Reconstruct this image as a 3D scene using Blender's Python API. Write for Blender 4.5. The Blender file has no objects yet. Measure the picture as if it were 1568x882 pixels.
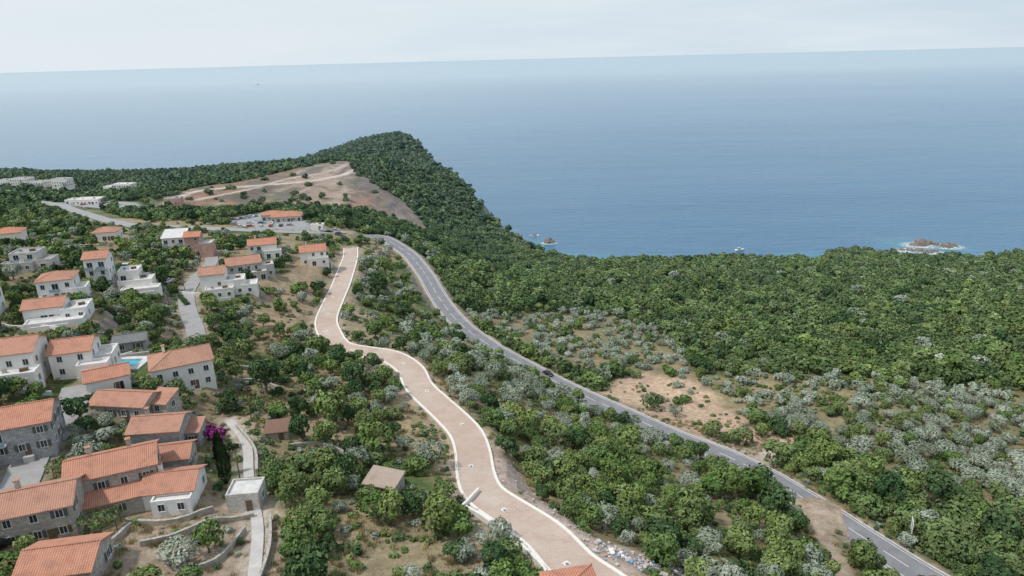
import bpy, math, random, numpy as np
from mathutils import Matrix, Vector
random.seed(7); rng=np.random.default_rng(7)
SC=bpy.context.scene; COL=SC.collection
SUN_EL=math.radians(58); SUN_AZ=math.radians(-112)
# ------------------------------------------------------------------ terrain survey points (metres)
CPS="""-71.7,77.2,134;-49.5,77.5,133;-27.4,79,131;-8.8,78.3,131;9.6,77.8,132;33.4,93.1,118;64.8,117,102;78.2,109.2,101;102.4,111.7,98;-75.8,97.9,132;-54.3,98.4,131;-33.8,103.1,127;-17.1,98.7,127;-3.7,103.2,126;13.5,110.9,117;43.5,124.5,106;68,140.6,97;96,139.5,97;126.5,143.8,93;-96.7,113.9,137;-81.5,118.3,134;-66.6,126.3,129;-49.1,134,124;-28.3,138.2,121;-13.1,134.6,121;1.8,152.3,112;20.6,172.1,100;46.6,185.6,88;59.9,175.7,88;76.2,168.4,90;124.8,187.7,88;160.8,189.3,86;-114,138,138;-97,142,136;-76,141,131;-65,170,122;-52,189,118;-32,174,119;-24,162,119;-6,213,100;15,231,84;31,264,78;57,256,78;86,261,78;124,254,80;162,252,80;208,253,78;-133,167,140;-119,171,138;-106,176,132;-95,188,127;-80,216,120;-66,225,116;-46,245,108;-45,310,100;-28,286,92;-11,306,84;40,339,70;110,339,68;177,334,68;242,330,68;48,405,62;129,405,60;208,398,60;289,398,58;55,470,54;145,457,55;215,459,52;325,450,50;-45,553,53;-40,478,60;-17,526,43;9,514,38;32,478,48;-169,218,140;-156,231,136;-144,250,130;-121,268,124;-108,284,122;-86,285,118;-83,338,106;-74,393,100;-65,498,74;-255,334,125;-250,378,118;-198,349,120;-176,375,115;-143,384,112;-112,381,110;-96,380,105;-349,463,110;-322,491,105;-267,476,103;-230,494,97;-173,469,102;-141,484,98;-110,492,93;-298,647,86;-220,636,87;-218,763,84;-201,853,82;-157,748,79;-121,694,67;-85,616,56;-69,577,53;-158,933,68;-222,1262,67;-304,1076,52;-438,1078,44;-558,1111,33;-701,1088,39;-766,1080,42;-511,788,70;-588,792,75;-428,772,67;-63,820,46;-34,767,32;-57,711,34;-101,891,60;-380,1260,25;-130,1150,38;288,546,34;0,30,140;-80,30,142;80,30,128;200,60,100;-200,100,146;-300,200,146;300,150,84;500,300,70;500,450,50;-600,400,130;-900,800,85;-450,300,142;-1000,1100,48"""
C=np.array([[float(t) for t in s.split(',')] for s in CPS.split(';')])
def pp(s): return [tuple(float(t) for t in a.split(',')) for a in s.split(';')]
PINK=pp("-86,355;-76,308;-70,269;-67,242;-64,219;-59,204;-53,192;-44,187;-36,183;-29,173;-25,161;-20,152;-15,143;-11,134;-9,124;-8,114;-6,105;-1,97;4,89;8,79;12,73;20,58")
ROAD=pp("-95,384;-85,389;-78,393;-69,386;-56,367;-45,335;-37,308;-29,288;-19,268;-7,252;6,240;17,228;29,211;41,195;51,182;59,172;64,160;68,145;72,131;76,119;79,110;83,98;90,75")
FAR=pp("-420,580;-355,524;-278,441;-217,376;-185,364;-160,362;-136,364;-114,372;-95,384")
VILL=pp("-125,275;-120,262;-115,238;-109,217;-101,200;-94,188;-89,178")
LANE=pp("-62,131;-57,125;-53,118;-50,110;-46,101;-41,90;-36,74")
YARD=pp("-93,132;-90,125;-88,117;-87,108;-84,100;-82,94;-79,84")
EXR1=pp("-268,518;-298,634;-274,665;-234,678;-201,701;-181,746;-178,790")
EXR2=pp("-269,582;-247,644;-232,715;-203,761;-195,825")
PATH2=pp("70,134;67,127;64,115;61,104;57,94;50,80")
PARK=pp("-171,398;-169,457;-135,425;-118,389;-112,372;-143,362")
EXC=pp("-272,516;-320,681;-263,767;-201,871;-176,771;-138,718;-107,690;-66,590;-76,570;-111,600;-137,560;-164,545;-204,530;-240,510;-254,490")
OL1=pp("-28,294;41,345;73,316;71,247;181,217;139,133;117,131;96,140;79,202;51,249;19,242;-7,274")
BA1=pp("28,227;53,252;72,237;77,197;84,179;79,162;63,167;48,190")
BA2=pp("-92,269;-82,292;-75,244;-64,196;-76,190;-86,204")
BA3=pp("-63,256;-56,243;-40,208;-42,197;-50,197;-59,222")
RUB=pp("-6,131;0,120;6,105;11,92;20,89;18,75;12,77;1,99;-5,110")
RB2=pp("-14,124;-11,115;-9,103;-6,93;0,77;-1,75;-5,87;-11,103")
DRY=pp("-31,155;-23,153;-14,124;-12,108;-20,120;-28,138")
GARD=[(-60,98),(-40,101),(-33,74),(-58,70)]
LAWN=[(-30,92),(-12,96),(-4,76),(-32,72)]
COAST=[(31,672),(5.5,733),(-15.5,788),(-27,822),(-45,900),(-85,1020),(-115,1180),(-180,1360),(-215,1480),(-300,1500),(-380,1400),(-450,1280),(-700,1260),(-900,1280),(-1800,1250),(-1800,-600),(1200,-600),(900,500),(450,560),(350,560),(330,612),(260,606),(240,560),(160,560),(80,600)]
def vn(x,y,s=0.):
    xi=np.floor(x);yi=np.floor(y);fx=x-xi;fy=y-yi;fx=fx*fx*(3-2*fx);fy=fy*fy*(3-2*fy)
    h=lambda a,b:(np.sin(a*127.1+b*311.7+s*74.7)*43758.5453)%1.0
    return (h(xi,yi)*(1-fx)+h(xi+1,yi)*fx)*(1-fy)+(h(xi,yi+1)*(1-fx)+h(xi+1,yi+1)*fx)*fy
def fbm(x,y,s=0.,o=4):
    r=0;a=.5
    for i in range(o): r=r+a*vn(x*2**i,y*2**i,s+i);a*=.5
    return r/(1-.5**o)
def smooth(a,b,x):
    t=np.clip((x-a)/(b-a),0,1);return t*t*(3-2*t)
def K(r): return np.where(r>1e-6,r*r*np.log(r+1e-9),0)
S=300.;P=C[:,:2]/S;n=len(C)
A=np.zeros((n+3,n+3));A[:n,:n]=K(np.linalg.norm(P[:,None]-P[None],axis=2))+np.eye(n)*2e-4;A[:n,n]=1;A[:n,n+1:]=P;A[n,:n]=1;A[n+1:,:n]=P.T
Wt=np.linalg.solve(A,np.concatenate([C[:,2],[0,0,0]]))
def tps(x,y):
    x=np.asarray(x,float);q=np.stack([np.ravel(x),np.ravel(y)],1)/S;out=np.zeros(len(q))
    for i in range(0,len(q),20000):
        k=q[i:i+20000];out[i:i+20000]=K(np.linalg.norm(k[:,None]-P[None],axis=2))@Wt[:n]+Wt[n]+k@Wt[n+1:]
    return out.reshape(x.shape)
def sdist(X,Y,poly):
    cp=np.array(poly);X=np.asarray(X,float);Y=np.asarray(Y,float);d=np.full(X.shape,1e9);ins=np.zeros(X.shape,bool)
    for i in range(len(cp)):
        a=cp[i];b=cp[(i+1)%len(cp)];ab=b-a
        t=np.clip(((X-a[0])*ab[0]+(Y-a[1])*ab[1])/(ab@ab),0,1)
        d=np.minimum(d,np.hypot(X-a[0]-t*ab[0],Y-a[1]-t*ab[1]))
        ins^=((a[1]>Y)!=(b[1]>Y))&(X<(b[0]-a[0])*(Y-a[1])/(b[1]-a[1]+1e-12)+a[0])
    return np.where(ins,d,-d)
def resample(pts,step=1.5):
    p=np.array(pts);p=np.vstack([2*p[0]-p[1],p,2*p[-1]-p[-2]]);o=[]
    for i in range(1,len(p)-2):
        L=np.linalg.norm(p[i+1]-p[i]);m=max(2,int(L/step))
        for k in range(m):
            t=k/m;o.append(.5*((2*p[i])+(-p[i-1]+p[i+1])*t+(2*p[i-1]-5*p[i]+4*p[i+1]-p[i+2])*t*t+(-p[i-1]+3*p[i]-3*p[i+1]+p[i+2])*t**3))
    o.append(p[-2]);o=np.array(o)
    for _ in range(3): o[1:-1]=(o[:-2]+2*o[1:-1]+o[2:])/4
    return o
class Road:
    def __init__(s,pts,hw,step=1.5):
        s.p=resample(pts,step);s.hw=hw;z=tps(s.p[:,0],s.p[:,1]);k=9
        zp=np.pad(z,k,mode='edge');s.z=np.convolve(zp,np.ones(2*k+1)/(2*k+1),'valid')
        t=np.gradient(s.p,axis=0);t/=np.linalg.norm(t,axis=1)[:,None]+1e-9;s.n=np.stack([-t[:,1],t[:,0]],1);s.t=t
    def near(s,x,y):
        x=np.ravel(x);y=np.ravel(y);d=np.full(len(x),1e9);zz=np.zeros(len(x))
        lo=s.p.min(0)-30;hi=s.p.max(0)+30;m=np.where((x>lo[0])&(x<hi[0])&(y>lo[1])&(y<hi[1]))[0]
        for i in range(0,len(m),20000):
            j=m[i:i+20000];D=np.hypot(x[j][:,None]-s.p[None,:,0],y[j][:,None]-s.p[None,:,1]);k=D.argmin(1)
            d[j]=D[np.arange(len(j)),k];zz[j]=s.z[k]
        return d,zz
roads={'pink':Road(PINK,3.6),'road':Road(ROAD,4.0),'far':Road(FAR,3.8,3),'vill':Road(VILL,2.6),'lane':Road(LANE,1.1),'yard':Road(YARD,3.2),'path2':Road(PATH2,1.3),'exr1':Road(EXR1,4,4),'exr2':Road(EXR2,3,4)}
# ------------------------------------------------------------------ buildings table
BL=[ # name,x,y,rot,blocks(cx,cy,w,d,h,roof),wall,roofcol,chimneys
('stone_house',-73,89,20,[(0,0,10,8,5.6,'gable')],'stone','tile',1),
('stone_house',-67.5,99.5,24,[(0,0,13,8,6.2,'gable'),(.5,-5.6,10,3.4,2.9,'shed')],'stone','tile',2),
('village_house',-57.5,98.5,8,[(0,0,8,7,3.2,'gable'),(1,-4.4,6,2,2.4,'flat')],'white','tile',1),
('village_house',-63,108,12,[(0,0,8,6,3.6,'gable')],'stone','tile',0),
('stone_house',-68,116,5,[(0,0,9,7,5,'gable'),(5.6,1,3,4,3,'shed')],'grey','tile',1),
('village_house',-79,125,-8,[(0,0,11.5,6.5,3.2,'gable'),(7,1.5,4,4.5,2.6,'shed')],'stone','tile',0),
('village_house',-87,133,30,[(0,0,8,6,3.4,'gable')],'white','tile',0),
('white_house',-76,143,28,[(0,0,12.5,9.5,6.2,'hip')],'white','tile',1),
('stone_house',-90,109,22,[(0,0,13,9,5.8,'gable')],'grey','tile',1),
('white_villa',-107.5,134,16,[(0,0,12,9,6.6,'gable'),(3,-6.4,8,4,3.1,'flat'),(-5,-5.8,5,3,3.6,'shed')],'white','tile',1),
('white_villa',-97,139.5,16,[(0,0,8,8,5.8,'gable'),(4.5,-5,6,3,3,'flat'),(5.5,1,4,6,3.2,'flat')],'white','tile',0),
('white_villa',-130,187,20,[(0,0,9,8,6,'hip'),(5.5,-2,4,6,3,'flat'),(0,-6,9,4,1.2,'flat')],'white','tile',0),
('white_villa',-119,168,18,[(-2,0,9,7,4.2,'gable'),(5,-1,6,7,3,'flat'),(1,-6,13,4,1.2,'flat')],'white','tile',0),
('white_tower_house',-131,209,15,[(0,0,6.5,7,9.2,'gable')],'white','tile',0),
('white_villa',-121.5,212,15,[(0,0,10,8,3.4,'flat'),(-2,1,6,6,6.2,'flat'),(2,-6,11,4,1.6,'flat')],'white','flat',0),
('modern_house',-157,215,10,[(0,0,8,7,5.2,'flat'),(6,-2,5,6,3,'flat'),(-1,-5,9,3,2.8,'flat')],'stonew','flatg',0),
('village_house',-180,298,10,[(0,0,10,8,4,'hip')],'white','tile',0),
('village_house',-199,265,20,[(0,0,10,8,5,'hip')],'white','tile',0),
('white_villa',-136,166,20,[(0,0,7,8,6,'gable')],'white','tile',0),
('white_villa',-102,250,24,[(0,0,12,9,6,'gable'),(7.5,-2,6,6,4.4,'flat'),(3,-6.3,9,3.5,3,'flat')],'stonew','tile',1),
('white_villa',-101,226,16,[(-2,0,8,8,8,'gable'),(4.5,-1,7,7,5,'flat'),(9.5,-2,5,6,3,'flat'),(0,-5.5,9,3.5,3.2,'flat')],'white','tile',0),
('white_villa',-106,283,16,[(0,0,11,8,5.8,'gable'),(4,-5,7,3,3,'flat')],'white','tile',1),
('white_villa',-85.5,285,16,[(0,0,10.5,9,5.8,'gable'),(2,-5.6,8,2.6,3,'flat')],'white','tile',1),
('brick_house',-132,277,10,[(0,0,6,6.5,8.4,'gable'),(5.2,-1,5,6,5.2,'flat')],'brick','tile',0),
('white_house',-143,284,10,[(0,0,9,8,6,'shed')],'white','flat',0),
('restaurant',-136,409,12,[(0,0,18,11,3.2,'hip'),(-9,6,12,9,3.4,'hip')],'stonew','tile',0),
('roadside_kiosk',-110,381.5,0,[(0,0,7,4,2.8,'flat')],'white','flat',0),
('white_pavilion',-329,531,0,[(0,0,20,12,3.6,'flat'),(-14,2,8,9,3,'flat')],'white','flat',0),
('construction_building',-270,545,10,[(0,0,12,9,5,'flat')],'brick','flatg',0),
('hotel_block',-424,752,-5,[(0,0,22,12,9,'flat'),(-18,3,12,10,6,'flat')],'white','flat',0),
('hotel_block',-575,752,-5,[(0,0,16,12,9,'flat'),(20,4,14,12,7,'flat'),(42,2,20,12,9,'flat'),(66,-2,15,12,6,'flat'),(88,2,18,11,8,'flat')],'white','flatg',0),
('village_house',-62,77,10,[(0,0,9,7.5,3.4,'gable')],'stone','tile',0),
('stone_house',-82,80,25,[(0,0,8,7,4.5,'gable')],'stone','tile',1),
('stone_house',-96,97,30,[(0,0,9,7,5,'gable')],'grey','tile',1),
('village_house',6,62.5,10,[(0,0,5.5,5.5,7.6,'hip')],'stonew','tile',0),
('flat_roof_kiosk',-45.5,98,5,[(0,0,5.2,4.6,2.9,'flat')],'stonew','flat',0),
('garden_shed',-50,127,10,[(0,0,4.6,3.6,2.2,'shed')],'stone','rust',0),
('garden_shed',-24,106,-20,[(0,0,6,4,2.2,'shed')],'stone','tan',0),
('ruined_barn',-96,159,20,[(0,0,7,5,2.8,'gable')],'grey','slate',0),
]
bz=[float(tps([b[1]],[b[2]])[0]) for b in BL]
brad=[max(math.hypot(c[0],c[1])+math.hypot(c[2],c[3])*.42 for c in b[4]) for b in BL]
POOLS=[(-151,233,8,4,10),(-140,240,7,3.5,20),(-90.5,147,5,4,0)]
def height(X,Y):
    X=np.asarray(X,float);Y=np.asarray(Y,float);sh=X.shape;x=X.ravel();y=Y.ravel()
    z=tps(x,y)
    far=smooth(450,800,y)
    z=z+(fbm(x/14,y/14,3)-.5)*2.2+far*(fbm(x/70,y/70,5)-.5)*9
    # quarried benches on the cleared headland slope
    we=smooth(2,22,sdist(x,y,EXC));q=(z+(fbm(x/50,y/50,81)-.5)*8)/5.5;fq=q-np.floor(q);zb=z+(smooth(.62,.98,fq)-fq)*5.5;z=z*(1-we*.8)+zb*we*.8
    for b,z0,r in zip(BL,bz,brad):
        d=np.hypot(x-b[1],y-b[2]);w=1-smooth(r*.8,r*.8+5,d);z=z*(1-w)+z0*w
    for p in POOLS:
        z0=float(tps([p[0]],[p[1]])[0]);d=np.hypot(x-p[0],y-p[1]);w=1-smooth(7,10,d);z=z*(1-w)+z0*w
    for k,r in roads.items():
        d,zz=r.near(x,y);w=1-smooth(r.hw+1.2,r.hw+6,d);z=z*(1-w)+(zz-.22)*w
    sd=sdist(x,y,COAST)+(fbm(x/25,y/25,9)-.5)*16
    hl=smooth(60,-10,x)*smooth(640,700,y)
    cl=np.where(sd>0,sd*(.9+.5*fbm(x/18,y/18,11)+hl*(.3+2.4*fbm(x/30,y/30,17))),sd*.6)
    z=np.where(z>cl,cl,z)
    return z.reshape(sh)
# ------------------------------------------------------------------ materials
def nodes(name):
    m=bpy.data.materials.new(name);m.use_nodes=True;nt=m.node_tree;return m,nt,nt.nodes['Principled BSDF']
def N(nt,t,**k):
    nd=nt.nodes.new(t)
    for a,b in k.items():
        if a.startswith('i_'): nd.inputs[a[2:].replace('_',' ')].default_value=b
        else: setattr(nd,a,b)
    return nd
def mixc(nt,f,a,b,mode='MIX'):
    m=nt.nodes.new('ShaderNodeMix');m.data_type='RGBA';m.blend_type=mode
    for s,v in ((m.inputs[0],f),(m.inputs[6],a),(m.inputs[7],b)):
        if isinstance(v,bpy.types.NodeSocket): nt.links.new(v,s)
        elif isinstance(v,(int,float)): s.default_value=v
        else: s.default_value=(*v,1)
    return m.outputs[2]
def noise(nt,scale,vec=None,detail=4,rough=.6):
    nd=N(nt,'ShaderNodeTexNoise');nd.inputs['Scale'].default_value=scale;nd.inputs['Detail'].default_value=detail;nd.inputs['Roughness'].default_value=rough
    if vec is not None: nt.links.new(vec,nd.inputs['Vector'])
    return nd.outputs[0]
def mrange(nt,v,a,b,c=0,d=1):
    m=N(nt,'ShaderNodeMapRange');nt.links.new(v,m.inputs[0]);m.inputs[1].default_value=a;m.inputs[2].default_value=b;m.inputs[3].default_value=c;m.inputs[4].default_value=d;return m.outputs[0]
def bump(nt,h,bs,strength=.4,dist=.1):
    b=N(nt,'ShaderNodeBump');b.inputs['Strength'].default_value=strength;b.inputs['Distance'].default_value=dist;nt.links.new(h,b.inputs['Height']);nt.links.new(b.outputs[0],bs.inputs['Normal'])
def wpos(nt): return N(nt,'ShaderNodeNewGeometry').outputs['Position']
def hazed(nt,col):  # aerial haze painted into the base colour, growing with world y
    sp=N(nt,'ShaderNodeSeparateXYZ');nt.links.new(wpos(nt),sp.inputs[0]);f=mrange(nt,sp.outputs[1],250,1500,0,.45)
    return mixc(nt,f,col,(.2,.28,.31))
def simple(name,c1,c2,scale=2.,rough=.8,bs=.3,bd=.05,metal=0,world=True):
    m,nt,b=nodes(name)
    v=wpos(nt) if world else N(nt,'ShaderNodeTexCoord').outputs['Object']
    f=mrange(nt,noise(nt,scale,v,6,.65),.3,.7);nt.links.new(mixc(nt,f,c1,c2),b.inputs[0]);b.inputs['Roughness'].default_value=rough;b.inputs['Metallic'].default_value=metal
    if bs: bump(nt,noise(nt,scale*3,v),b,bs,bd)
    return m
M={}
def whitewall():
    m,nt,b=nodes('white_render');v=wpos(nt);oi=N(nt,'ShaderNodeObjectInfo');c=mixc(nt,oi.outputs['Random'],(.8,.8,.81),(.83,.78,.71));c=mixc(nt,mrange(nt,noise(nt,.5,v,6,.7),.4,.75,0,.4),c,(.62,.61,.59))
    mp=N(nt,'ShaderNodeMapping');mp.inputs['Scale'].default_value=(2,2,.25);nt.links.new(v,mp.inputs[0]);c=mixc(nt,mrange(nt,noise(nt,1,mp.outputs[0],5,.7),.5,.8,0,.35),c,(.46,.44,.41))
    nt.links.new(c,b.inputs[0]);b.inputs['Roughness'].default_value=.85;return m
M['white']=whitewall()
def stone(name,c1,c2,c3):
    m,nt,b=nodes(name);v=N(nt,'ShaderNodeTexCoord').outputs['Object'];mp=N(nt,'ShaderNodeMapping');mp.inputs['Scale'].default_value=(1,1,1.7);nt.links.new(v,mp.inputs[0])
    vo=N(nt,'ShaderNodeTexVoronoi',feature='F1');vo.inputs['Scale'].default_value=2.2;nt.links.new(mp.outputs[0],vo.inputs['Vector'])
    sp=N(nt,'ShaderNodeSeparateColor');nt.links.new(vo.outputs['Color'],sp.inputs[0])
    ed=N(nt,'ShaderNodeTexVoronoi',feature='DISTANCE_TO_EDGE');ed.inputs['Scale'].default_value=2.2;nt.links.new(mp.outputs[0],ed.inputs['Vector'])
    c=mixc(nt,sp.outputs[0],c1,c2);c=mixc(nt,mrange(nt,ed.outputs[0],0,.06,1,0),c,c3);c=mixc(nt,mrange(nt,noise(nt,.6,v),.35,.7,0,.35),c,(.16,.15,.14))
    nt.links.new(c,b.inputs[0]);b.inputs['Roughness'].default_value=.9;bump(nt,ed.outputs[0],b,.5,.08);return m
M['stone']=stone('rubble_stone',(.38,.35,.31),(.58,.54,.48),(.25,.23,.2))
M['grey']=stone('grey_stone',(.3,.31,.32),(.52,.52,.52),(.22,.22,.22))
M['stonew']=stone('pale_stone',(.52,.5,.46),(.68,.65,.61),(.42,.4,.37))
M['brick']=simple('hollow_brick',(.42,.2,.14),(.55,.42,.36),.8,.9,.3,.03)
def tile(name,c1,c2,c3):
    m,nt,b=nodes(name);v=N(nt,'ShaderNodeTexCoord').outputs['Object']
    w=N(nt,'ShaderNodeTexWave',wave_type='BANDS',bands_direction='X');w.inputs['Scale'].default_value=1.0;w.inputs['Distortion'].default_value=.15;nt.links.new(v,w.inputs[0])
    w2=N(nt,'ShaderNodeTexWave',wave_type='BANDS',bands_direction='Y',wave_profile='SAW');w2.inputs['Scale'].default_value=.8;w2.inputs['Distortion'].default_value=.3;nt.links.new(v,w2.inputs[0])
    f=mrange(nt,noise(nt,1.3,v,8,.75),.3,.7);c=mixc(nt,f,c1,c2);oi=N(nt,'ShaderNodeObjectInfo')
    c=mixc(nt,mrange(nt,oi.outputs['Random'],0,1,0,.8),c,c3)
    br=noise(nt,9,v,3,.8);c=mixc(nt,mrange(nt,br,.42,.72,0,.75),c,(c2[0]*1.15,c2[1]*1.5,c2[2]*1.7))
    c=mixc(nt,mrange(nt,noise(nt,.5,v,5,.7),.48,.72,0,.6),c,(.22,.13,.1))
    c=mixc(nt,mrange(nt,w.outputs[1],0,.5,.45,0),c,(c1[0]*.45,c1[1]*.4,c1[2]*.4));c=mixc(nt,mrange(nt,w2.outputs[1],.8,1,0,.35),c,(c1[0]*.5,c1[1]*.5,c1[2]*.5))
    nt.links.new(c,b.inputs[0]);b.inputs['Roughness'].default_value=.85
    a=N(nt,'ShaderNodeMath',operation='ADD');nt.links.new(w.outputs[1],a.inputs[0]);nt.links.new(w2.outputs[1],a.inputs[1]);bump(nt,a.outputs[0],b,.7,.08);return m
M['tile']=tile('terracotta_tiles',(.52,.19,.11),(.62,.27,.165),(.42,.25,.185))
M['rust']=tile('old_brown_tiles',(.2,.1,.07),(.3,.16,.1),(.2,.12,.1));M['tan']=tile('pale_tiles',(.4,.3,.22),(.5,.38,.28),(.4,.3,.25));M['slate']=tile('slate_tiles',(.15,.15,.15),(.25,.25,.25),(.2,.2,.18))
M['flat']=simple('roof_screed',(.48,.47,.45),(.68,.67,.65),.7,.9,.1,.01);M['flatg']=simple('grey_roof',(.25,.25,.25),(.36,.36,.36),.7,.9,.1,.01)
M['frame']=simple('window_frame',(.6,.58,.55),(.7,.7,.68),2,.6,0);M['shutter']=simple('shutter_paint',(.05,.13,.14),(.12,.07,.04),.3,.6,0)
m,nt,b=nodes('window_glass');b.inputs[0].default_value=(.03,.04,.05,1);b.inputs['Roughness'].default_value=.08;M['glass']=m
m,nt,b=nodes('railing_glass');b.inputs[0].default_value=(.3,.4,.42,1);b.inputs['Roughness'].default_value=.1;M['rail']=m
M['wood']=simple('weathered_wood',(.1,.06,.035),(.2,.13,.08),3,.8)
M['metal']=simple('galvanised_steel',(.35,.36,.37),(.5,.5,.5),3,.4,0,metal=.8)
M['rubber']=simple('tyre_rubber',(.02,.02,.02),(.03,.03,.03),4,.9,0)
M['conc']=simple('concrete',(.42,.4,.38),(.56,.54,.51),.6,.9,.2,.02)
M['kerb']=simple('cream_kerb_stone',(.66,.62,.56),(.8,.77,.72),1.5,.9,.1,.01)
m,nt,b=nodes('pool_water');b.inputs[0].default_value=(.03,.36,.45,1);b.inputs['Roughness'].default_value=.05;bump(nt,noise(nt,2,wpos(nt)),b,.2,.05);M['pool']=m
def foliage(name,c1,c2,c3):
    m,nt,b=nodes(name);nt.nodes.remove(b);b=N(nt,'ShaderNodeBsdfDiffuse');oi=N(nt,'ShaderNodeObjectInfo');at=N(nt,'ShaderNodeAttribute',attribute_name='tint')
    c=mixc(nt,oi.outputs['Random'],c1,c2);pn=noise(nt,.035,wpos(nt),3);c=mixc(nt,mrange(nt,pn,.42,.66,0,.75),c,c3)
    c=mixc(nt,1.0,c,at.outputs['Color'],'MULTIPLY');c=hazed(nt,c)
    nt.links.new(c,b.inputs[0]);nt.links.new(b.outputs[0],nt.nodes['Material Output'].inputs[0]);return m
M['maquis']=foliage('maquis_leaves',(.1,.16,.058),(.2,.26,.105),(.1,.145,.07))
M['green']=foliage('broadleaf_leaves',(.1,.175,.052),(.22,.285,.095),(.15,.19,.08))
M['dark']=foliage('dark_leaves',(.045,.09,.04),(.09,.14,.058),(.065,.11,.05))
M['olive']=foliage('olive_leaves',(.23,.275,.205),(.36,.4,.32),(.21,.255,.18))
M['drygrass']=foliage('dry_grass',(.32,.27,.15),(.42,.35,.2),(.2,.23,.09))
M['boug']=foliage('bougainvillea_flowers',(.3,.03,.2),(.4,.05,.28),(.2,.03,.15))
M['bark']=simple('bark',(.1,.08,.06),(.2,.17,.14),4,.9,.5,.05)
def pav(name,c1,c2,c3,sc=.25,rough=.85,patch=.5):
    m,nt,b=nodes(name);v=wpos(nt);c=mixc(nt,mrange(nt,noise(nt,sc,v,6,.7),.3,.7),c1,c2);c=mixc(nt,mrange(nt,noise(nt,sc*6,v,5,.8),.5,.72,0,patch),c,c3)
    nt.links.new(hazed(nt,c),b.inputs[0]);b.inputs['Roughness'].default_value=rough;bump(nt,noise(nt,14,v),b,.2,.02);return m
M['asphalt']=pav('worn_asphalt',(.17,.17,.18),(.26,.26,.27),(.12,.12,.13))
M['asph2']=pav('old_asphalt',(.27,.27,.27),(.37,.36,.35),(.2,.2,.2))
M['paint']=pav('road_paint',(.6,.6,.6),(.75,.75,.73),(.35,.35,.35),.6,.7)
def pavers():
    m,nt,b=nodes('pink_pavers');v=wpos(nt);br=N(nt,'ShaderNodeTexBrick');br.inputs['Scale'].default_value=1.;br.inputs['Brick Width'].default_value=1.1;br.inputs['Row Height'].default_value=.8;br.inputs['Mortar Size'].default_value=.03
    br.inputs['Color1'].default_value=(.47,.355,.285,1);br.inputs['Color2'].default_value=(.42,.31,.25,1);br.inputs['Mortar'].default_value=(.52,.43,.36,1);nt.links.new(v,br.inputs[0])
    c=mixc(nt,mrange(nt,noise(nt,.2,v,6,.7),.35,.7,0,.8),br.outputs[0],(.55,.47,.4));c=mixc(nt,mrange(nt,noise(nt,1.5,v,5,.8),.5,.75,0,.5),c,(.36,.28,.23))
    c=mixc(nt,mrange(nt,noise(nt,.07,v,3,.6),.5,.6,0,.35),c,(.4,.28,.21))
    nt.links.new(c,b.inputs[0]);b.inputs['Roughness'].default_value=.85;bump(nt,br.outputs[1],b,.1,.01);return m
M['pavers']=pavers()
def groundmat():
    m,nt,b=nodes('hillside_ground');at=N(nt,'ShaderNodeAttribute',attribute_name='gcol');v=wpos(nt);c=at.outputs['Color']
    n1=mrange(nt,noise(nt,.5,v,8,.75),.3,.72,.6,1.4);n2=mrange(nt,noise(nt,3.5,v,6,.8),.3,.7,.7,1.3);n3=mrange(nt,noise(nt,.06,v,6,.75),.3,.7,.75,1.25)
    mu=N(nt,'ShaderNodeMath',operation='MULTIPLY');nt.links.new(n1,mu.inputs[0]);nt.links.new(n2,mu.inputs[1]);mu2=N(nt,'ShaderNodeMath',operation='MULTIPLY');nt.links.new(mu.outputs[0],mu2.inputs[0]);nt.links.new(n3,mu2.inputs[1]);mu=mu2
    vm=N(nt,'ShaderNodeVectorMath',operation='SCALE');nt.links.new(c,vm.inputs[0]);nt.links.new(mu.outputs[0],vm.inputs['Scale']);c=vm.outputs[0]
    ge=N(nt,'ShaderNodeNewGeometry');sp=N(nt,'ShaderNodeSeparateXYZ');nt.links.new(ge.outputs['True Normal'],sp.inputs[0])
    rk=mixc(nt,mrange(nt,noise(nt,.15,v,8,.7),.35,.65),(.12,.105,.095),(.38,.33,.28))
    c=mixc(nt,mrange(nt,sp.outputs[2],.66,.8,1,0),c,rk)
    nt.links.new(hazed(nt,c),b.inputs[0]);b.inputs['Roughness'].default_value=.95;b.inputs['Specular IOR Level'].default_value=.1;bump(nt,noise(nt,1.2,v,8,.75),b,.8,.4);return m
M['ground']=groundmat()
M['rock']=simple('sea_rock',(.1,.08,.07),(.3,.26,.22),.4,.9,.8,.5)
M['rubble']=simple('rubble',(.35,.3,.27),(.6,.56,.52),.9,.9,.3,.05)
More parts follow.
